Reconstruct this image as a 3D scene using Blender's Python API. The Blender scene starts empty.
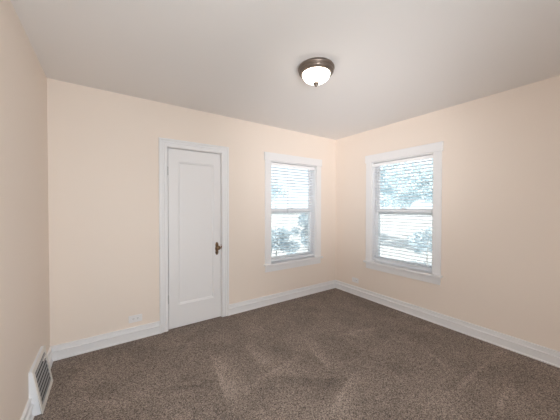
import bpy, bmesh, math, random
from mathutils import Vector, Matrix, noise
random.seed(7)
SC = bpy.context.scene
COL = SC.collection
PI = math.pi
# ------------------------------------------------------------------ camera, light, exposure
RW, RH, RD = 3.614, 2.493, 3.75          # room width (x -RW..0), height, depth (y -RD..0)
cd = bpy.data.cameras.new('camera'); cam = bpy.data.objects.new('camera', cd); COL.objects.link(cam)
cd.sensor_width = 36.0; cd.lens = 251.96/560*36.0; cd.clip_start = 0.02; cd.clip_end = 200
yaw, pit, rol = 0.6018, -0.0140, 0.0009
fw = Vector((math.sin(yaw)*math.cos(pit), math.cos(yaw)*math.cos(pit), math.sin(pit)))
rr = Vector((math.cos(yaw), -math.sin(yaw), 0)); uu = rr.cross(fw)
r2 = rr*math.cos(rol)+uu*math.sin(rol); u2 = -rr*math.sin(rol)+uu*math.cos(rol)
m = Matrix((r2, u2, -fw)).transposed().to_4x4(); m.translation = (-3.1891, -2.9806, 1.3726)
cam.matrix_world = m
SC.camera = cam

W = bpy.data.worlds.new('sky'); SC.world = W; W.use_nodes = True
bg = W.node_tree.nodes['Background']
bg.inputs['Color'].default_value = (0.86, 0.94, 1.0, 1); bg.inputs['Strength'].default_value = 1.85
sd = bpy.data.lights.new('sun', 'SUN'); sun = bpy.data.objects.new('sun', sd); COL.objects.link(sun)
sd.energy = 8.0; sd.angle = 0.01; sd.color = (1, 0.95, 0.88)
sun.rotation_euler = Vector((0.50, 0.42, -0.80)).to_track_quat('-Z', 'Y').to_euler()

def portal(name, loc, direction, sx, sy):
    d = bpy.data.lights.new(name, 'AREA'); d.shape = 'RECTANGLE'; d.size = sx; d.size_y = sy
    d.cycles.is_portal = True
    o = bpy.data.objects.new(name, d); COL.objects.link(o); o.location = loc
    o.rotation_euler = Vector(direction).to_track_quat('-Z', 'Y').to_euler()
OPX0, OPX1, OPZ0, OPZ = -3.3, -2.45, 0.75, 1.8          # unseen opening added for fill light in the wall behind the camera
def area(name, loc, target, sx, sy, power, col, spread=180):
    d = bpy.data.lights.new(name, 'AREA'); d.shape = 'RECTANGLE'; d.size = sx; d.size_y = sy
    d.energy = power; d.color = col; d.spread = math.radians(spread)
    o = bpy.data.objects.new(name, d); COL.objects.link(o); o.location = loc
    o.rotation_euler = (Vector(target)-Vector(loc)).to_track_quat('-Z', 'Z').to_euler()
REAR_W, FILL_W = 48.0, 8.1
# added fill light, set in the invented opening behind the camera
area('rear_fill', ((OPX0+OPX1)/2, -RD-0.10, (OPZ0+OPZ)/2), ((OPX0+OPX1)/2, 0, (OPZ0+OPZ)/2), OPX1-OPX0, OPZ-OPZ0, REAR_W, (0.88, 0.95, 1.0))
# fill light added beside the camera, aimed at the far end of the ceiling
area('corner_fill', (-2.75, -3.40, 0.95), (-0.10, -0.05, 2.32), 0.7, 0.7, FILL_W, (1.0, 0.98, 0.99), 53)
portal('daylight_portal', (-0.875, 0.17, 1.29), (0, -1, 0), 0.86, 1.45)
portal('daylight_portal', (0.17, -1.125, 1.29), (-1, 0, 0), 0.86, 1.45)
LAMP_STRENGTH = 7.0
SC.view_settings.view_transform = 'Standard'; SC.view_settings.look = 'None'
SC.view_settings.gamma = 1.0; SC.view_settings.exposure = 0.0
SC.view_settings.use_curve_mapping = False
SC.cycles.use_denoising = True
SC.cycles.max_bounces = 16; SC.cycles.diffuse_bounces = 10; SC.cycles.transparent_max_bounces = 24
SC.cycles.sample_clamp_indirect = 6.0

# ------------------------------------------------------------------ materials
def mat(name, col, rough=0.5, metal=0.0, spec=0.5):
    M = bpy.data.materials.new(name); M.use_nodes = True
    b = M.node_tree.nodes['Principled BSDF']
    b.inputs['Base Color'].default_value = (*col, 1); b.inputs['Roughness'].default_value = rough
    b.inputs['Metallic'].default_value = metal; b.inputs['Specular IOR Level'].default_value = spec
    return M
def N(M, t, **k):
    n = M.node_tree.nodes.new(t)
    for a, v in k.items(): setattr(n, a, v)
    return n
def LK(M, a, b): M.node_tree.links.new(a, b)
def bump(M, scale, strength, dist=0.002, detail=3):
    nt = M.node_tree; b = nt.nodes['Principled BSDF']
    tc = N(M, 'ShaderNodeTexCoord'); no = N(M, 'ShaderNodeTexNoise'); bu = N(M, 'ShaderNodeBump')
    no.inputs['Scale'].default_value = scale; no.inputs['Detail'].default_value = detail
    bu.inputs['Strength'].default_value = strength; bu.inputs['Distance'].default_value = dist
    LK(M, tc.outputs['Object'], no.inputs['Vector']); LK(M, no.outputs['Fac'], bu.inputs['Height'])
    LK(M, bu.outputs['Normal'], b.inputs['Normal'])
    return no
def mottled(M, c1, c2, no, lo=0.35, hi=0.65):
    rp = N(M, 'ShaderNodeValToRGB'); e = rp.color_ramp.elements
    e[0].position = lo; e[0].color = (*c1, 1); e[1].position = hi; e[1].color = (*c2, 1)
    LK(M, no.outputs['Fac'], rp.inputs['Fac']); LK(M, rp.outputs['Color'], M.node_tree.nodes['Principled BSDF'].inputs['Base Color'])

WALL_C = (0.82, 0.73, 0.65)
M_wall = mat('peach_wall_paint', WALL_C, 0.55, 0, 0.3); bump(M_wall, 35, 0.12)
M_ceil = mat('ceiling_paint', (0.80, 0.78, 0.765), 0.8, 0, 0.2); bump(M_ceil, 60, 0.1)
M_trim = mat('white_trim_paint', (0.80, 0.80, 0.81), 0.35); bump(M_trim, 25, 0.03)
M_door = mat('white_door_paint', (0.80, 0.795, 0.80), 0.35); bump(M_door, 20, 0.03)
M_vinyl = mat('white_vinyl', (0.92, 0.925, 0.935), 0.4); bump(M_vinyl, 20, 0.02)
M_plate = mat('white_plastic', (0.80, 0.79, 0.79), 0.35); bump(M_plate, 40, 0.02)
M_slot = mat('dark_slot', (0.05, 0.045, 0.04), 0.6); bump(M_slot, 40, 0.02)
M_bronze = mat('oil_rubbed_bronze', (0.20, 0.162, 0.135), 0.40, 0.7); bump(M_bronze, 90, 0.05)
M_brass = mat('aged_brass', (0.34, 0.21, 0.12), 0.32, 0.9); no = bump(M_brass, 120, 0.15); mottled(M_brass, (0.10, 0.065, 0.04), (0.42, 0.27, 0.16), no)
M_steel = mat('painted_hinge', (0.48, 0.48, 0.48), 0.35); bump(M_steel, 40, 0.03)
M_register = mat('cream_enamel', (0.74, 0.72, 0.68), 0.4); bump(M_register, 30, 0.03)
M_register_side = mat('white_enamel', (0.77, 0.79, 0.82), 0.4); bump(M_register_side, 30, 0.03)
M_fin = mat('grey_vent_louvre', (0.36, 0.36, 0.37), 0.45, 0.2); bump(M_fin, 40, 0.05)
M_dark = mat('duct_shade_paint', (0.03, 0.028, 0.026), 0.9); bump(M_dark, 40, 0.05)  # near-black colour stands for the shade inside the register
M_cord = mat('white_cord', (0.72, 0.73, 0.76), 0.7); bump(M_cord, 200, 0.1)

# blind slats: white, a little light passes through
M_slat = mat('white_blind_slat', (0.84, 0.86, 0.89), 0.4)
b = M_slat.node_tree.nodes['Principled BSDF']; bump(M_slat, 15, 0.02)
tr = N(M_slat, 'ShaderNodeBsdfTranslucent'); tr.inputs['Color'].default_value = (0.8, 0.85, 0.9, 1)
mx = N(M_slat, 'ShaderNodeMixShader'); mx.inputs['Fac'].default_value = 0.13
LK(M_slat, b.outputs[0], mx.inputs[1]); LK(M_slat, tr.outputs[0], mx.inputs[2])
LK(M_slat, mx.outputs[0], M_slat.node_tree.nodes['Material Output'].inputs['Surface'])

# window glass
M_glass = bpy.data.materials.new('window_glass'); M_glass.use_nodes = True
nt = M_glass.node_tree; nt.nodes.remove(nt.nodes['Principled BSDF'])
tb = N(M_glass, 'ShaderNodeBsdfTransparent'); tb.inputs['Color'].default_value = (0.95, 0.975, 0.98, 1)
gl = N(M_glass, 'ShaderNodeBsdfGlossy'); gl.inputs['Roughness'].default_value = 0.02
fr = N(M_glass, 'ShaderNodeFresnel'); fr.inputs['IOR'].default_value = 1.45
mx = N(M_glass, 'ShaderNodeMixShader')
LK(M_glass, fr.outputs[0], mx.inputs[0]); LK(M_glass, tb.outputs[0], mx.inputs[1]); LK(M_glass, gl.outputs[0], mx.inputs[2])
LK(M_glass, mx.outputs[0], nt.nodes['Material Output'].inputs['Surface'])
# insect screen: a mesh finer than a pixel
M_screen = bpy.data.materials.new('insect_mesh'); M_screen.use_nodes = True
nt = M_screen.node_tree; pb = nt.nodes['Principled BSDF']
pb.inputs['Base Color'].default_value = (0.50, 0.53, 0.56, 1); pb.inputs['Roughness'].default_value = 0.5
tb = N(M_screen, 'ShaderNodeBsdfTransparent'); mx = N(M_screen, 'ShaderNodeMixShader'); mx.inputs[0].default_value = 0.28
LK(M_screen, tb.outputs[0], mx.inputs[1]); LK(M_screen, pb.outputs[0], mx.inputs[2])
LK(M_screen, mx.outputs[0], nt.nodes['Material Output'].inputs['Surface'])
# lit lamp glass
M_bowl = bpy.data.materials.new('lit_frosted_glass'); M_bowl.use_nodes = True
nt = M_bowl.node_tree; pb = nt.nodes['Principled BSDF']
pb.inputs['Base Color'].default_value = (0.9, 0.88, 0.84, 1); pb.inputs['Roughness'].default_value = 0.3
pb.inputs['Emission Color'].default_value = (1.0, 0.90, 0.78, 1); pb.inputs['Emission Strength'].default_value = LAMP_STRENGTH
bump(M_bowl, 30, 0.03)

# carpet: speckled cut pile with the nap marks a vacuum cleaner leaves
M_carpet = mat('brown_carpet', (0.15, 0.12, 0.1), 0.95, 0, 0.1)
def carpet():
    M = M_carpet; P = M.node_tree.nodes['Principled BSDF']
    tc = N(M, 'ShaderNodeTexCoord'); pos = tc.outputs['Object']
    def math_(op, a, b=None, c=None, clamp=False):
        n = N(M, 'ShaderNodeMath', operation=op); n.use_clamp = clamp
        for i, v in enumerate((a, b, c)):
            if v is None: continue
            if isinstance(v, (int, float)): n.inputs[i].default_value = v
            else: LK(M, v, n.inputs[i])
        return n.outputs[0]
    def vm(op, a, b=None):
        n = N(M, 'ShaderNodeVectorMath', operation=op)
        for i, v in enumerate((a, b)):
            if v is None: continue
            if isinstance(v, tuple): n.inputs[i].default_value = v
            else: LK(M, v, n.inputs[i])
        return n
    def nz(scale, detail=2, rough=0.5):
        n = N(M, 'ShaderNodeTexNoise'); n.inputs['Scale'].default_value = scale
        n.inputs['Detail'].default_value = detail; n.inputs['Roughness'].default_value = rough
        LK(M, pos, n.inputs['Vector']); return n.outputs['Fac']
    warp = N(M, 'ShaderNodeTexNoise'); warp.inputs['Scale'].default_value = 6; LK(M, pos, warp.inputs['Vector'])
    wv = vm('SUBTRACT', warp.outputs['Color'], (0.5, 0.5, 0.5)).outputs[0]
    sc = N(M, 'ShaderNodeVectorMath', operation='SCALE'); LK(M, wv, sc.inputs[0]); sc.inputs['Scale'].default_value = 0.05
    wp = vm('ADD', pos, None); LK(M, sc.outputs[0], wp.inputs[1]); wpos = wp.outputs[0]
    total = None
    for (ax, ay, bx, by, w0, w1, amp) in NAP:      # tapered strokes, sharp on one side
        dx, dy = bx-ax, by-ay; L = math.hypot(dx, dy); dx /= L; dy /= L
        rel = vm('SUBTRACT', wpos, (ax, ay, 0)).outputs[0]
        t = vm('DOT_PRODUCT', rel, (dx/L, dy/L, 0)).outputs['Value']
        s = vm('DOT_PRODUCT', rel, (-dy, dx, 0)).outputs['Value']
        wid = math_('MULTIPLY_ADD', t, w1-w0, w0)
        edge1 = math_('MULTIPLY', s, 1/0.02, clamp=True)
        edge2 = math_('DIVIDE', math_('SUBTRACT', wid, s), max(w0, w1)*0.6, clamp=True)
        cap1 = math_('MULTIPLY', t, 12, clamp=True)
        cap2 = math_('MULTIPLY', math_('SUBTRACT', 1.0, t), 3.0, clamp=True)
        v = math_('MULTIPLY', math_('MULTIPLY', edge1, edge2), math_('MULTIPLY', cap1, cap2))
        v = math_('MULTIPLY', v, amp*1.25)
        total = v if total is None else math_('ADD', total, v)
    patch = math_('MULTIPLY', math_('SUBTRACT', nz(2.6, 3, 0.6), 0.5), 0.8)
    nap = math_('ADD', math_('ADD', total, patch), 1.0)
    vo = N(M, 'ShaderNodeTexVoronoi'); vo.inputs['Scale'].default_value = 170      # tufts
    LK(M, pos, vo.inputs['Vector'])
    sx = N(M, 'ShaderNodeSeparateColor'); LK(M, vo.outputs['Color'], sx.inputs['Color'])
    g1 = nz(135, 2, 0.7); g2 = sx.outputs[0]
    grain = math_('ADD', math_('MULTIPLY', math_('SUBTRACT', g1, 0.5), 2.4), math_('MULTIPLY', math_('SUBTRACT', g2, 0.5), 1.15))
    lum = math_('MULTIPLY', nap, math_('MAXIMUM', math_('ADD', grain, 1.0), 0.2))
    mixc = N(M, 'ShaderNodeVectorMath', operation='SCALE'); mixc.inputs[0].default_value = CARPET_C
    LK(M, lum, mixc.inputs['Scale']); LK(M, mixc.outputs[0], P.inputs['Base Color'])
    bu = N(M, 'ShaderNodeBump'); bu.inputs['Strength'].default_value = 0.5; bu.inputs['Distance'].default_value = 0.006
    LK(M, g1, bu.inputs['Height']); LK(M, bu.outputs['Normal'], P.inputs['Normal'])
CARPET_C = (0.238, 0.197, 0.170)
NAP = [      # start x, y, end x, y, width at start and end, strength
    (-2.390, -0.525, -2.541, -1.466, 0.03, 0.3, 0.42),
    (-2.088, -0.732, -2.125, -1.200, 0.12, 0.25, 0.22),
    (-1.521, -0.959, -1.712, -1.513, 0.1, 0.25, 0.25),
    (-0.014, -2.195, -1.219, -2.153, 0.05, 0.10, 0.22),
    (-0.708, -1.822, -0.844, -2.046, 0.04, 0.07, 0.3),
    (-0.675, -2.391, -1.159, -2.413, 0.04, 0.07, 0.24),
    (-1.523, -1.612, -2.037, -1.792, 0.1, 0.22, 0.3),
    (-1.661, -1.606, -2.179, -1.193, 0.16, 0.22, -0.18),
    (-1.698, -1.144, -2.418, -1.272, 0.1, 0.14, 0.18),
    (-3.064, -0.923, -3.480, -0.580, 0.08, 0.12, 0.15),
    (-0.542, -1.279, -1.235, -1.080, 0.06, 0.1, 0.2),
    (-2.495, -1.064, -2.931, -0.871, 0.1, 0.12, -0.12),
]
carpet()

M_leaf = mat('glare_pale_leaf', (0.60, 0.70, 0.75), 0.5); bump(M_leaf, 30, 0.1)  # leaf colour lifted to pale blue to carry the outdoor overexposure
M_leaf2 = mat('glare_pale_leaf_2', (0.64, 0.74, 0.78), 0.5); bump(M_leaf2, 30, 0.1)  # same overexposed paleness put into the colour, slightly lighter
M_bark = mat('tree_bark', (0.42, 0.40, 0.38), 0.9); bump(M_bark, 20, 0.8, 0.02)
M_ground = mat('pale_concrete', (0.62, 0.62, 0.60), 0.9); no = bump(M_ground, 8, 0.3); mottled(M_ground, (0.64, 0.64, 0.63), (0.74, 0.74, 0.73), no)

# ------------------------------------------------------------------ mesh helpers
class MB:
    def __init__(s): s.bm = bmesh.new()
    def box(s, x0, x1, y0, y1, z0, z1):
        vs = [s.bm.verts.new((x, y, z)) for x in (x0, x1) for y in (y0, y1) for z in (z0, z1)]
        for f in ((0,1,3,2),(4,6,7,5),(0,4,5,1),(2,3,7,6),(0,2,6,4),(1,5,7,3)): s.bm.faces.new([vs[i] for i in f])
        return s
    def prism(s, prof, a, b, fn):
        """closed profile swept from a to b; fn(p, t) -> xyz"""
        A = [s.bm.verts.new(fn(p, a)) for p in prof]; B = [s.bm.verts.new(fn(p, b)) for p in prof]
        n = len(prof)
        for i in range(n): s.bm.faces.new((A[i], A[(i+1)%n], B[(i+1)%n], B[i]))
        s.bm.faces.new(A[::-1]); s.bm.faces.new(B)
        return s
    def lathe(s, prof, c=(0,0,0), seg=48, axis='z'):
        rings = []
        def P(r, h, a):
            if axis == 'z': return (c[0]+r*math.cos(a), c[1]+r*math.sin(a), c[2]+h)
            return (c[0]+r*math.cos(a), c[1]+h, c[2]+r*math.sin(a))
        for r, h in prof:
            if r < 1e-6: rings.append([s.bm.verts.new(P(0, h, 0))])
            else: rings.append([s.bm.verts.new(P(r, h, 2*PI*i/seg)) for i in range(seg)])
        for R0, R1 in zip(rings, rings[1:]):
            for i in range(seg):
                j = (i+1) % seg
                if len(R0) == 1 and len(R1) == 1: continue
                if len(R0) == 1: s.bm.faces.new((R0[0], R1[i], R1[j]))
                elif len(R1) == 1: s.bm.faces.new((R0[i], R0[j], R1[0]))
                else: s.bm.faces.new((R0[i], R0[j], R1[j], R1[i]))
        return s
    def tube(s, pts, rad, seg=8):
        pts = [Vector(p) for p in pts]; rs = rad if isinstance(rad, (list, tuple)) else [rad]*len(pts)
        prev = None
        for k, p in enumerate(pts):
            d = (pts[min(k+1, len(pts)-1)]-pts[max(k-1, 0)]).normalized()
            a = d.orthogonal().normalized() if abs(d.z) > .9 else d.cross(Vector((0,0,1))).normalized(); b_ = d.cross(a)
            ring = [s.bm.verts.new(p+(a*math.cos(2*PI*i/seg)+b_*math.sin(2*PI*i/seg))*rs[k]) for i in range(seg)]
            if prev:
                for i in range(seg): s.bm.faces.new((prev[i], prev[(i+1)%seg], ring[(i+1)%seg], ring[i]))
            else: s.bm.faces.new(ring[::-1])
            prev = ring
        s.bm.faces.new(prev); return s
    def build(s, name, M, parent=None, bevel=0, smooth=False, loc=None):
        bmesh.ops.recalc_face_normals(s.bm, faces=s.bm.faces)
        me = bpy.data.meshes.new(name); s.bm.to_mesh(me); s.bm.free()
        if smooth:
            for p in me.polygons: p.use_smooth = True
        me.materials.append(M)
        o = bpy.data.objects.new(name, me); COL.objects.link(o)
        if parent: o.parent = parent
        if loc: o.location = loc
        if bevel:
            bv = o.modifiers.new('bevel', 'BEVEL'); bv.width = bevel; bv.segments = 2; bv.limit_method = 'ANGLE'
        return o
def tag(o, label=None, cat=None, group=None, kind=None):
    if label: o['label'] = label
    if cat: o['category'] = cat
    if group: o['group'] = group
    if kind: o['kind'] = kind
    return o
def empty(name, loc, rz=0):
    o = bpy.data.objects.new(name, None); COL.objects.link(o); o.location = loc; o.rotation_euler = (0, 0, rz)
    o.empty_display_size = 0.1
    return o

# ------------------------------------------------------------------ room shell
WT = 0.16
OZ0, OZ1, OW = 0.55, 2.012, 0.422          # window opening: bottom, top, half width
AX, BY = -0.878, -1.128                    # window centres along the two walls
DX0, DX1, DZ = -2.640, -2.022, 2.022       # door opening
def wall_with(name, u0, u1, holes, fn, M=M_wall, label='', z1=RH):
    mb = MB(); us = sorted({u0, u1, *[h[0] for h in holes], *[h[1] for h in holes]})
    for a, c in zip(us, us[1:]):
        hs = [h for h in holes if h[0] <= a+1e-6 and h[1] >= c-1e-6]
        zs = [(0, z1)] if not hs else [(0, hs[0][2]), (hs[0][3], z1)]
        for za, zb in zs:
            if zb-za > 1e-4: mb.box(*fn(a, c, za, zb, 0, WT))
        if hs and len(hs[0]) > 4:              # a recess only: keep the outer layer
            mb.box(*fn(a, c, hs[0][2], hs[0][3], hs[0][4], WT))
    o = mb.build(name, M); return tag(o, label, 'wall', kind='structure')
wall_with('wall_back', -RW-WT, WT, [(AX-OW, AX+OW, OZ0, OZ1), (DX0, DX1, 0, DZ, 0.09)],
          lambda a, c, za, zb, d0, d1: (a, c, d0, d1, za, zb), label='peach painted wall with the white door and a window')
wall_with('wall_right', -RD, 0, [(BY-OW, BY+OW, OZ0, OZ1)],
          lambda a, c, za, zb, d0, d1: (d0, d1, a, c, za, zb), label='peach painted wall on the right with one window')
wall_with('wall_left', -RD, 0, [], lambda a, c, za, zb, d0, d1: (-RW-d1, -RW-d0, a, c, za, zb), label='peach painted wall on the left above the floor register')
wall_with('wall_front', -RW-WT, WT, [(OPX0, OPX1, OPZ0, OPZ)],
          lambda a, c, za, zb, d0, d1: (a, c, -RD-d1, -RD-d0, za, zb), label='peach painted wall behind the camera with an opening added for fill light')
fl = MB().box(-RW-WT, WT, -RD-WT, WT, -0.08, 0).build('floor', M_carpet); tag(fl, 'brown speckled cut pile carpet with vacuum marks', 'floor', kind='structure')
ce = MB().box(-RW-WT, WT, -RD-WT-1.3, WT, RH, RH+0.15).build('ceiling', M_ceil); tag(ce, 'plain off white painted ceiling', 'ceiling', kind='structure')  # rear overhang added to keep sun off the opening
# unseen wall added beyond the opening to keep the sun out
pw = MB().box(-RW-WT, -RW, -RD-WT-1.3, -RD-WT, -0.08, RH).build('wall_sun_block', M_wall); tag(pw, 'unseen peach wall added behind the camera to block the sun', 'wall', kind='structure')

BASE = [(0, 0), (0.024, 0), (0.024, 0.010), (0.016, 0.016), (0.0155, 0.074), (0.0235, 0.079), (0.024, 0.084), (0.0135, 0.090), (0.011, 0.121), (0.016, 0.124), (0.015, 0.130), (0, 0.131)]
def baseboard(name, side, a, b_, label):
    f = {'back': lambda p, t: (t, -p[0], p[1]), 'right': lambda p, t: (-p[0], t, p[1]), 'left': lambda p, t: (-RW+p[0], t, p[1]),
         'front': lambda p, t: (t, -RD+p[0], p[1])}[side]
    tag(MB().prism(BASE, a, b_, f).build(name, M_trim), label, 'baseboard', kind='structure')
CASW = 0.086
baseboard('baseboard_back', 'back', -RW, DX0-CASW+0.001, 'white moulded baseboard left of the door')
baseboard('baseboard_back', 'back', DX1+CASW-0.001, 0, 'white moulded baseboard between the door and the far corner')
baseboard('baseboard_right', 'right', -RD, 0, 'white moulded baseboard along the right wall')
REG0, REG1 = -0.738, -0.360
baseboard('baseboard_left', 'left', -RD, REG0, 'white moulded baseboard on the left wall, near side of the register')
baseboard('baseboard_left', 'left', REG1, 0, 'short white baseboard between register and left corner')

# ------------------------------------------------------------------ door
door = empty('door_1', ((DX0+DX1)/2, 0, 0)); tag(door, 'white single panel door with aged brass knob', 'door', kind='structure')
hw = (DX1-DX0)/2
# casing: backband outside, flat inside; mitred frame
def casing_prof_mesh():
    mb = MB()
    prof = [(0.0, 0.0), (0.0, 0.014), (0.004, 0.017), (0.030, 0.018), (0.033, 0.014), (0.038, 0.014), (0.041, 0.019), (0.064, 0.020), (0.066, 0.026), (0.071, 0.029), (0.083, 0.029), (CASW, 0.025), (CASW, 0.0)]
    path = lambda o: [(-hw-o-0.002, 0), (-hw-o-0.002, DZ+o+0.002), (hw+o+0.002, DZ+o+0.002), (hw+o+0.002, 0)]
    rings = []
    for k in range(4):
        rings.append([mb.bm.verts.new((path(o)[k][0], -t, path(o)[k][1])) for o, t in prof])
    n = len(prof)
    for R0, R1 in zip(rings, rings[1:]):
        for i in range(n): mb.bm.faces.new((R0[i], R0[(i+1)%n], R1[(i+1)%n], R1[i]))
    mb.bm.faces.new(rings[0]); mb.bm.faces.new(rings[-1][::-1])
    return mb
casing_prof_mesh().build('door_casing', M_trim, door)
jb = MB()
jb.box(-hw, -hw+0.0035, 0.0, 0.09, 0, DZ); jb.box(hw-0.0035, hw, 0.0, 0.09, 0, DZ); jb.box(-hw, hw, 0.0, 0.09, DZ-0.0035, DZ)
jb.box(-hw, -hw+0.02, 0.052, 0.088, 0, DZ); jb.box(hw-0.02, hw, 0.052, 0.088, 0, DZ); jb.box(-hw, hw, 0.052, 0.088, DZ-0.02, DZ)
jb.build('door_jamb', M_trim, door)
# slab: one recessed panel with moulded edge, set back a little at the latch side
sx0, sx1, sz0, sz1, yF, yB = -hw+0.008, hw-0.0095, 0.008, DZ-0.010, 0.000, 0.040
px0, px1, pz0, pz1 = sx0+0.103, sx1-0.088, 0.262, 1.874
mb = MB()
def frame_ring(mb, rects):
    rings = [[mb.bm.verts.new(v) for v in ((x0, y, z0), (x1, y, z0), (x1, y, z1), (x0, y, z1))] for x0, x1, z0, z1, y in rects]
    for A, B in zip(rings, rings[1:]):
        for i in range(4): mb.bm.faces.new((A[i], A[(i+1)%4], B[(i+1)%4], B[i]))
    return rings
e = lambda d, y: (px0+d, px1-d, pz0+d, pz1-d, y)
rings = frame_ring(mb, [(sx0, sx1, sz0, sz1, yB), (sx0, sx1, sz0, sz1, yF), e(0, yF), e(0.003, yF+0.006), e(0.012, yF+0.008), e(0.018, yF+0.018)])
mb.bm.faces.new(rings[-1]); mb.bm.faces.new(rings[0][::-1])
mb.build('door_panel', M_door, door, bevel=0.0012)
kx, kz = -2.081-(DX0+DX1)/2, 0.872
# escutcheon: long plate with rounded, waisted outline
pl = MB(); prof = []
for i in range(40):
    a = 2*PI*i/40; z = 0.080*math.sin(a); t = abs(z)/0.080
    w = 0.021*(1-t**4)**0.5 + 0.004*math.cos(3*PI*t)*(1-t)
    prof.append((math.copysign(w, math.cos(a)) if abs(math.cos(a)) > 1e-6 else 0, z))
pl.prism(prof, 0.0, 1.0, lambda p, t: (kx+p[0]*(1-0.12*t), yF-0.005*t, kz-0.015+p[1]*(1-0.05*t)))
esc = pl.build('escutcheon', M_brass, door, bevel=0.001)
key = MB(); key.lathe([(0, -0.0008), (0.0045, -0.0008), (0.0045, 0.002), (0, 0.002)], (kx, yF-0.006, kz-0.058), 16, 'y')
key.box(kx-0.002, kx+0.002, yF-0.0068, yF-0.004, kz-0.070, kz-0.058); key.build('keyhole', M_slot, esc)
kn = MB(); kn.lathe([(0.0, 0.004), (0.012, 0.004), (0.012, -0.014), (0.010, -0.020), (0.010, -0.030), (0.019, -0.036), (0.026, -0.045), (0.027, -0.052), (0.023, -0.060), (0.013, -0.065), (0, -0.066)], (kx, yF-0.005, kz), 32, 'y')
kn.build('door_knob', M_brass, door, smooth=True)
sp = MB(); sp.box(hw-0.006, hw-0.0022, -0.001, 0.028, kz-0.03, kz+0.03); sp.box(hw-0.0055, hw-0.001, -0.0165, -0.001, kz-0.012, kz+0.012)
sp.build('strike_plate', M_brass, door)
for hz in (1.76, 0.34):
    h = MB()
    for k in range(5): h.lathe([(0, 0), (0.0052, 0), (0.0052, 0.0165), (0, 0.0165)], (-hw+0.005, -0.002, hz-0.044+k*0.0178), 12)
    h.lathe([(0, 0), (0.004, 0.001), (0.0045, 0.004), (0, 0.007)], (-hw+0.005, -0.002, hz+0.045), 12)
    h.build('hinge', M_steel, door, smooth=False)

# ------------------------------------------------------------------ windows
def make_window(name, loc, rz, label, co):
    w = empty(name, loc, rz); tag(w, label, 'window', kind='structure')
    ST = 0.576                                        # stool top
    for s in (-1, 1):
        x0, x1 = sorted((s*OW, s*co)); MB().box(x0, x1, -0.020, 0.0, ST-0.005, OZ1+0.004).build('side_casing', M_trim, w, bevel=0.002)
    hc = MB().box(-co-0.013, co+0.013, -0.027, 0.0, OZ1, OZ1+0.108).build('head_casing', M_trim, w, bevel=0.002)
    MB().box(-co-0.016, co+0.016, -0.056, 0.060, ST-0.030, ST).build('window_sill', M_trim, w, bevel=0.006)
    MB().box(-co+0.004, co-0.004, -0.019, 0.0, ST-0.114, ST-0.030).build('apron', M_trim, w, bevel=0.002)
    j = MB(); j.box(-OW, -OW+0.012, 0.0, WT, ST, OZ1); j.box(OW-0.012, OW, 0.0, WT, ST, OZ1); j.box(-OW, OW, 0, WT, OZ1-0.012, OZ1); j.box(-OW, OW, 0.060, WT+0.03, OZ0-0.02, ST-0.008)
    for s in (-1, 1):                                   # stops in front of the sash
        x0, x1 = sorted((s*(OW-0.012), s*(OW-0.024))); j.box(x0, x1, 0.066, 0.076, ST, OZ1-0.012)
    j.build('jamb', M_trim, w)
    W2 = OW-0.0125
    def sash(nm, z0, z1, y0, y1, top, bot, st=0.034):
        f = MB(); f.box(-W2, -W2+st, y0, y1, z0, z1); f.box(W2-st, W2, y0, y1, z0, z1)
        f.box(-W2+st, W2-st, y0, y1, z1-top, z1); f.box(-W2+st, W2-st, y0, y1, z0, z0+bot)
        o = f.build(nm, M_vinyl, w, bevel=0.003)
        ym = (y0+y1)/2; MB().box(-W2+st-0.004, W2-st+0.004, ym-0.002, ym+0.002, z0+bot-0.004, z1-top+0.004).build('pane', M_glass, o)
        return o
    lo = sash('lower_sash', ST, 1.345, 0.078, 0.108, 0.045, 0.062)
    up = sash('upper_sash', 1.262, OZ1-0.012, 0.111, 0.141, 0.030, 0.045)
    lk = MB(); lk.box(-0.03, 0.03, 0.080, 0.104, 1.345, 1.352); lk.lathe([(0, 0), (0.011, 0), (0.011, 0.012), (0, 0.014)], (0, 0.092, 1.352), 16); lk.box(-0.004, 0.03, 0.086, 0.098, 1.355, 1.363)
    lk.build('sash_lock', M_vinyl, lo)
    sc_ = MB(); fx = W2
    sc_.box(-fx, -fx+0.018, 0.146, 0.156, ST, 1.30); sc_.box(fx-0.018, fx, 0.146, 0.156, ST, 1.30); sc_.box(-fx, fx, 0.146, 0.156, 1.282, 1.30); sc_.box(-fx, fx, 0.146, 0.156, ST, ST+0.018)
    so = sc_.build('screen_frame', M_vinyl, w)
    ms = MB(); ms.box(-fx+0.016, fx-0.016, 0.1508, 0.1512, ST+0.016, 1.284); ms.build('insect_screen', M_screen, so)
    return w
make_window('window_1', (AX, 0, 0), 0, 'white double hung window between the door and the corner', 0.521)
make_window('window_2', (0, BY, 0), -PI/2, 'white double hung window in the right wall', 0.511)

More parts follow.
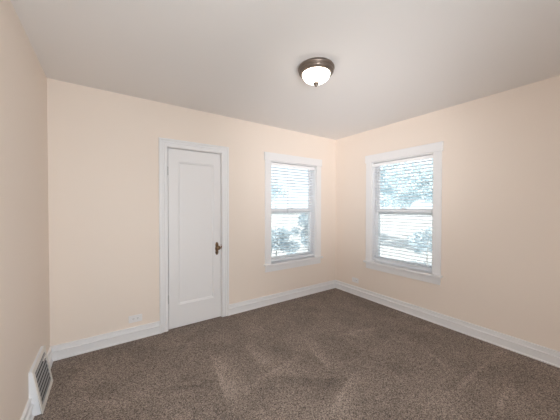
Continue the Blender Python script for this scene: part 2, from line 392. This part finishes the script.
# ------------------------------------------------------------------ blinds
def make_blind(loc, rz, label, zbot, tilt, wand_x, cord_x):
    root = empty('window_blind', loc, rz); tag(root, label, 'blind', 'white slatted blinds in the windows')
    bw = OW-0.016; ztop = OZ1-0.0195; yc = 0.038
    MB().box(-bw, bw, yc-0.026, yc+0.026, ztop-0.036, ztop).build('headrail', M_vinyl, root, bevel=0.002)
    MB().box(-bw-0.001, bw+0.001, yc-0.033, yc-0.0275, ztop-0.046, ztop-0.003).build('valance', M_vinyl, root, bevel=0.002)
    ps = [(-0.025, -0.0012), (-0.012, 0.0012), (0.0, 0.002), (0.012, 0.0012), (0.025, -0.0012)]
    th = 0.0028
    ca, sa = math.cos(tilt), math.sin(tilt)
    prof = [(a, h+th/2) for a, h in ps] + [(a, h-th/2) for a, h in reversed(ps)]
    prof = [(a*ca-h*sa, a*sa+h*ca) for a, h in prof]
    sl = MB(); pitch = 0.0425; z = ztop-0.062; n = 0; zs = []
    rl = 0.022
    while z > zbot+rl+0.02:
        zs.append(z); z -= pitch
    for z in zs:
        sl.prism(prof, -bw+0.003+random.uniform(-.0008, .0008), bw-0.003, lambda p, t, z=z: (t, yc+p[0], z+p[1]))
    sl.build('slat_curtain', M_slat, root)
    MB().box(-bw+0.003, bw-0.003, yc-0.026, yc+0.026, zbot, zbot+rl).build('bottom_rail', M_slat, root, bevel=0.003)
    for x in (-bw*0.72, 0.0, bw*0.72):
        c = MB()
        for dy in (-0.0275, 0.0275): c.tube([(x, yc+dy, ztop-0.05), (x, yc+dy, zbot+0.006)], 0.0011, 6)
        for z in zs: c.tube([(x, yc-0.0275, z-0.0028-0.0275*sa), (x, yc+0.0275, z-0.0028+0.0275*sa)], 0.0007, 4)
        c.build('ladder_cord', M_cord, root)
    wnd = MB(); x = wand_x; wnd.tube([(x, yc-0.034, ztop-0.045), (x, yc-0.040, ztop-0.065), (x, yc-0.041, ztop-0.72)], [0.0025, 0.004, 0.0042], 8); wnd.build('tilt_wand', M_cord, root)
    x = cord_x; lc = MB()
    for dx in (0, 0.006): lc.tube([(x+dx, yc-0.034, ztop-0.05), (x+dx*0.6, yc-0.036, ztop-0.62)], 0.0012, 6)
    lc.lathe([(0.002, 0.0), (0.006, -0.006), (0.0075, -0.03), (0, -0.036)], (x+0.002, yc-0.036, ztop-0.615), 12)
    lc.build('lift_cord', M_cord, root)
    return root
make_blind((AX, 0, 0), 0, 'white slatted blind in the window between door and corner', 0.600, -0.11, -0.125, -0.335)
make_blind((0, BY, 0), -PI/2, 'white slatted blind in the window of the right wall', 0.612, -0.11, -0.345, -0.300)

# ------------------------------------------------------------------ ceiling light
lamp = empty('ceiling_light', (-1.795, -1.462, RH)); tag(lamp, 'flush bronze ceiling light with lit white glass bowl', 'ceiling light')
MB().lathe([(0, 0), (0.136, 0), (0.139, -0.004), (0.144, -0.010), (0.145, -0.020), (0.141, -0.027), (0.134, -0.030), (0.134, -0.034), (0.139, -0.038), (0.137, -0.046), (0.126, -0.056), (0.117, -0.061), (0.111, -0.060), (0.108, -0.054), (0, -0.045)], seg=64).build('canopy', M_bronze, lamp, smooth=True)
MB().lathe([(0.107, -0.050)]+[(0.110*math.cos(a)**0.9, -0.058-0.068*math.sin(a)) for a in [i*PI/2/14 for i in range(14)]]+[(0, -0.126)], seg=64).build('lamp_shade', M_bowl, lamp, smooth=True)
MB().lathe([(0, -0.120), (0.014, -0.122), (0.022, -0.126), (0.0245, -0.132), (0.020, -0.138), (0.011, -0.142), (0.011, -0.149), (0.007, -0.156), (0, -0.159)], seg=24).build('finial', M_bronze, lamp, smooth=True)

# ------------------------------------------------------------------ outlets
def outlet(loc, rz, label):
    o = empty('wall_outlet', loc, rz); tag(o, label, 'outlet', 'outlets above the baseboard')
    MB().box(-0.061, 0.061, -0.006, 0, -0.037, 0.037).build('cover_plate', M_plate, o, bevel=0.003)
    for s in (-1, 1):
        r = MB(); prof = [(s*0.020+0.0165*max(-.82, min(.82, math.cos(a)))*0.9, 0.0145*math.sin(a)) for a in [2*PI*i/28 for i in range(28)]]
        r.prism(prof, 0, 1, lambda p, t: (p[0], -0.0055-0.002*t, p[1])); ro = r.build('socket', M_plate, o)
        sl = MB(); sl.box(s*0.020-0.006, s*0.020+0.003, -0.0079, -0.007, 0.004, 0.0062); sl.box(s*0.020-0.006, s*0.020+0.003, -0.0079, -0.007, -0.0062, -0.004)
        sl.lathe([(0, 0), (0.0024, 0), (0.0024, 0.001), (0, 0.001)], (s*0.020+0.0085, -0.0079, 0), 12, 'y'); sl.build('slot', M_slot, ro)
    MB().lathe([(0, -0.0018), (0.003, -0.0012), (0.0035, 0.001), (0, 0.001)], (0, -0.006, 0), 12, 'y').build('screw', M_plate, o)
outlet((-2.955, 0, 0.214), 0, 'white wall outlet above the baseboard left of the door')
outlet((0, -0.418, 0.224), -PI/2, 'wall outlet above the baseboard below the right window, near the corner')

# ------------------------------------------------------------------ baseboard register on the left wall
reg = empty('wall_register', (-RW, (REG0+REG1)/2, 0)); tag(reg, 'white metal floor register with grey louvres against the left wall', 'register')
rh, RT, RB = 0.300, 0.022, 0.068             # height, top depth, bottom depth
yl = (REG1-REG0)/2
sideprof = [(0, 0.004), (RB-0.010, 0.004), (RT-0.006, rh-0.004), (0, rh-0.004)]
h = MB()
for s in (-1, 1):
    a, c = sorted((s*yl*0.995, s*(yl*0.995-0.004))); h.prism(sideprof, a, c, lambda p, t: (p[0], t, p[1]))
h.prism([(0, rh-0.008), (RT-0.006, rh-0.008), (RT-0.006, rh-0.002), (0, rh-0.002)], -yl, yl, lambda p, t: (p[0], t, p[1]))
h.build('housing', M_register_side, reg)
MB().prism([(0.001, 0.012), (RB-0.010, 0.012), (RT-0.0055, rh-0.012), (0.001, rh-0.012)], -yl+0.008, yl-0.008, lambda p, t: (p[0], t, p[1])).build('duct_shade_block', M_dark, reg)  # solid dark block painted as shade just behind the louvres
nrm = Vector((rh, 0, RB-RT)).normalized()
def onface(v, off=0.0):                          # v 0..1 up the sloping front
    return Vector((RB+(RT-RB)*v, 0, rh*v))+nrm*off
def facebox(mb, y0, y1, v0, v1, o0, o1):
    vs = []
    for y in (y0, y1):
        for v in (v0, v1):
            for o in (o0, o1):
                p = onface(v, o); vs.append(mb.bm.verts.new((p.x, y, max(p.z, 0.001))))
    for f in ((0,1,3,2),(4,6,7,5),(0,4,5,1),(2,3,7,6),(0,2,6,4),(1,5,7,3)): mb.bm.faces.new([vs[i] for i in f])
fr_ = MB(); bwv = 0.030; bv_ = bwv/rh
facebox(fr_, -yl-.004, yl+.004, 0.0, bv_*1.1, -0.006, 0.0); facebox(fr_, -yl-.004, yl+.004, 1-bv_, 1.0, -0.006, 0.0)
facebox(fr_, -yl-.004, -yl+bwv, bv_*1.1, 1-bv_, -0.006, 0.0); facebox(fr_, yl-bwv, yl+.004, bv_*1.1, 1-bv_, -0.006, 0.0)
fr_.build('face_frame', M_register, reg, bevel=0.0015)
g0, g1, nb = -yl+bwv+.002, yl-bwv-.002, 7
gz0, gz1 = bv_*1.1+.005, 1-bv_-.005
for k in range(nb):                               # horizontal louvre blades
    v = gz0+(gz1-gz0)*(k+0.5)/nb
    l = MB(); a = onface(v-0.027, -0.0012); c = onface(v+0.025, -0.0036)
    d = Vector((0.0008, 0, 0.0016))
    vs = [l.bm.verts.new((p.x, y, p.z)) for y in (g0, g1) for p in (a+d, a-d, c-d, c+d)]
    for f in ((0,1,2,3),(7,6,5,4),(0,4,5,1),(1,5,6,2),(2,6,7,3),(3,7,4,0)): l.bm.faces.new([vs[i] for i in f])
    l.build('louvre', M_fin, reg)
lv = MB(); p0 = onface(0.80, 0.0); lv.tube([(p0.x-0.004, yl-0.085, p0.z), (p0.x+0.008, yl-0.085, p0.z+0.002), (p0.x+0.014, yl-0.085, p0.z+0.012)], [0.004, 0.004, 0.005], 8)
facebox(lv, yl-0.125, yl-0.045, 0.785, 0.815, -0.003, 0.001); lv.build('damper_lever', M_register, reg)

# ------------------------------------------------------------------ outdoors
gd = MB().box(0.165, 60, -60, 60, -0.75, -0.65).box(-60, 0.165, 0.165, 60, -0.75, -0.65).build('ground_outside', M_ground); tag(gd, 'sunlit pale ground outside the windows', 'ground', kind='structure')
def tree(name, x, y, h, cr, cz, nleaf, M, label, leaf=0.09, squash=1.0, cat='tree', trunk=0.10, gz=-0.65):
    root = empty(name, (x, y, gz)); tag(root, label, cat, 'plants outside the windows')
    t = MB(); random.seed(int(x*100+y*37)); top = h*0.75
    pts = [(random.uniform(-.1, .1)*k*trunk*4, random.uniform(-.1, .1)*k*trunk*4, top*k/5) for k in range(6)]
    t.tube(pts, [trunk*(1-0.14*k) for k in range(6)], 10)
    for k in range(9):
        a = random.uniform(0, 2*PI); s = pts[random.choice((3, 4))]
        e_ = (math.cos(a)*cr*.6, math.sin(a)*cr*.6, cz+random.uniform(-.2, .4)*cr*squash)
        mid = tuple((u+v)/2+random.uniform(-.1, .1)*cr for u, v in zip(s, e_))
        t.tube([s, mid, e_], [trunk*.4, trunk*.25, trunk*.08], 6)
    t.build('trunk', M_bark, root, smooth=True)
    vs, fs = [], []
    G = lambda sg: max(-.85, min(.85, random.gauss(0, sg)))
    clumps = [(Vector((G(.5)*cr, G(.5)*cr, cz+G(.42)*cr*squash)), random.uniform(.18, .42)*cr) for _ in range(26)]
    for _ in range(nleaf):
        c, rad = random.choice(clumps)
        d = Vector((random.gauss(0, 1), random.gauss(0, 1), random.gauss(0, 1))).normalized()*rad*random.random()**.4
        p = c+d; p.z = max(p.z, 0.05)
        ax = Vector((random.gauss(0, 1), random.gauss(0, 1), random.gauss(0, .6))).normalized(); bx = ax.orthogonal().normalized()
        bx.rotate(Matrix.Rotation(random.uniform(0, 2*PI), 3, ax)); nn = ax.cross(bx)
        L = leaf*random.uniform(.7, 1.3); wd = L*.32; i0 = len(vs)
        for u, v, q in ((-.5, 0, 0), (-.1, -wd/L, .06), (.5, 0, -.08), (-.1, wd/L, .06)): vs.append(p+ax*L*u+bx*L*v+nn*L*q)
        fs += [(i0, i0+1, i0+2), (i0, i0+2, i0+3)]
    me = bpy.data.meshes.new('foliage'); me.from_pydata([tuple(v) for v in vs], [], fs); me.materials.append(M)
    f = bpy.data.objects.new('foliage', me); COL.objects.link(f); f.parent = root
    return root
# seen through the back window
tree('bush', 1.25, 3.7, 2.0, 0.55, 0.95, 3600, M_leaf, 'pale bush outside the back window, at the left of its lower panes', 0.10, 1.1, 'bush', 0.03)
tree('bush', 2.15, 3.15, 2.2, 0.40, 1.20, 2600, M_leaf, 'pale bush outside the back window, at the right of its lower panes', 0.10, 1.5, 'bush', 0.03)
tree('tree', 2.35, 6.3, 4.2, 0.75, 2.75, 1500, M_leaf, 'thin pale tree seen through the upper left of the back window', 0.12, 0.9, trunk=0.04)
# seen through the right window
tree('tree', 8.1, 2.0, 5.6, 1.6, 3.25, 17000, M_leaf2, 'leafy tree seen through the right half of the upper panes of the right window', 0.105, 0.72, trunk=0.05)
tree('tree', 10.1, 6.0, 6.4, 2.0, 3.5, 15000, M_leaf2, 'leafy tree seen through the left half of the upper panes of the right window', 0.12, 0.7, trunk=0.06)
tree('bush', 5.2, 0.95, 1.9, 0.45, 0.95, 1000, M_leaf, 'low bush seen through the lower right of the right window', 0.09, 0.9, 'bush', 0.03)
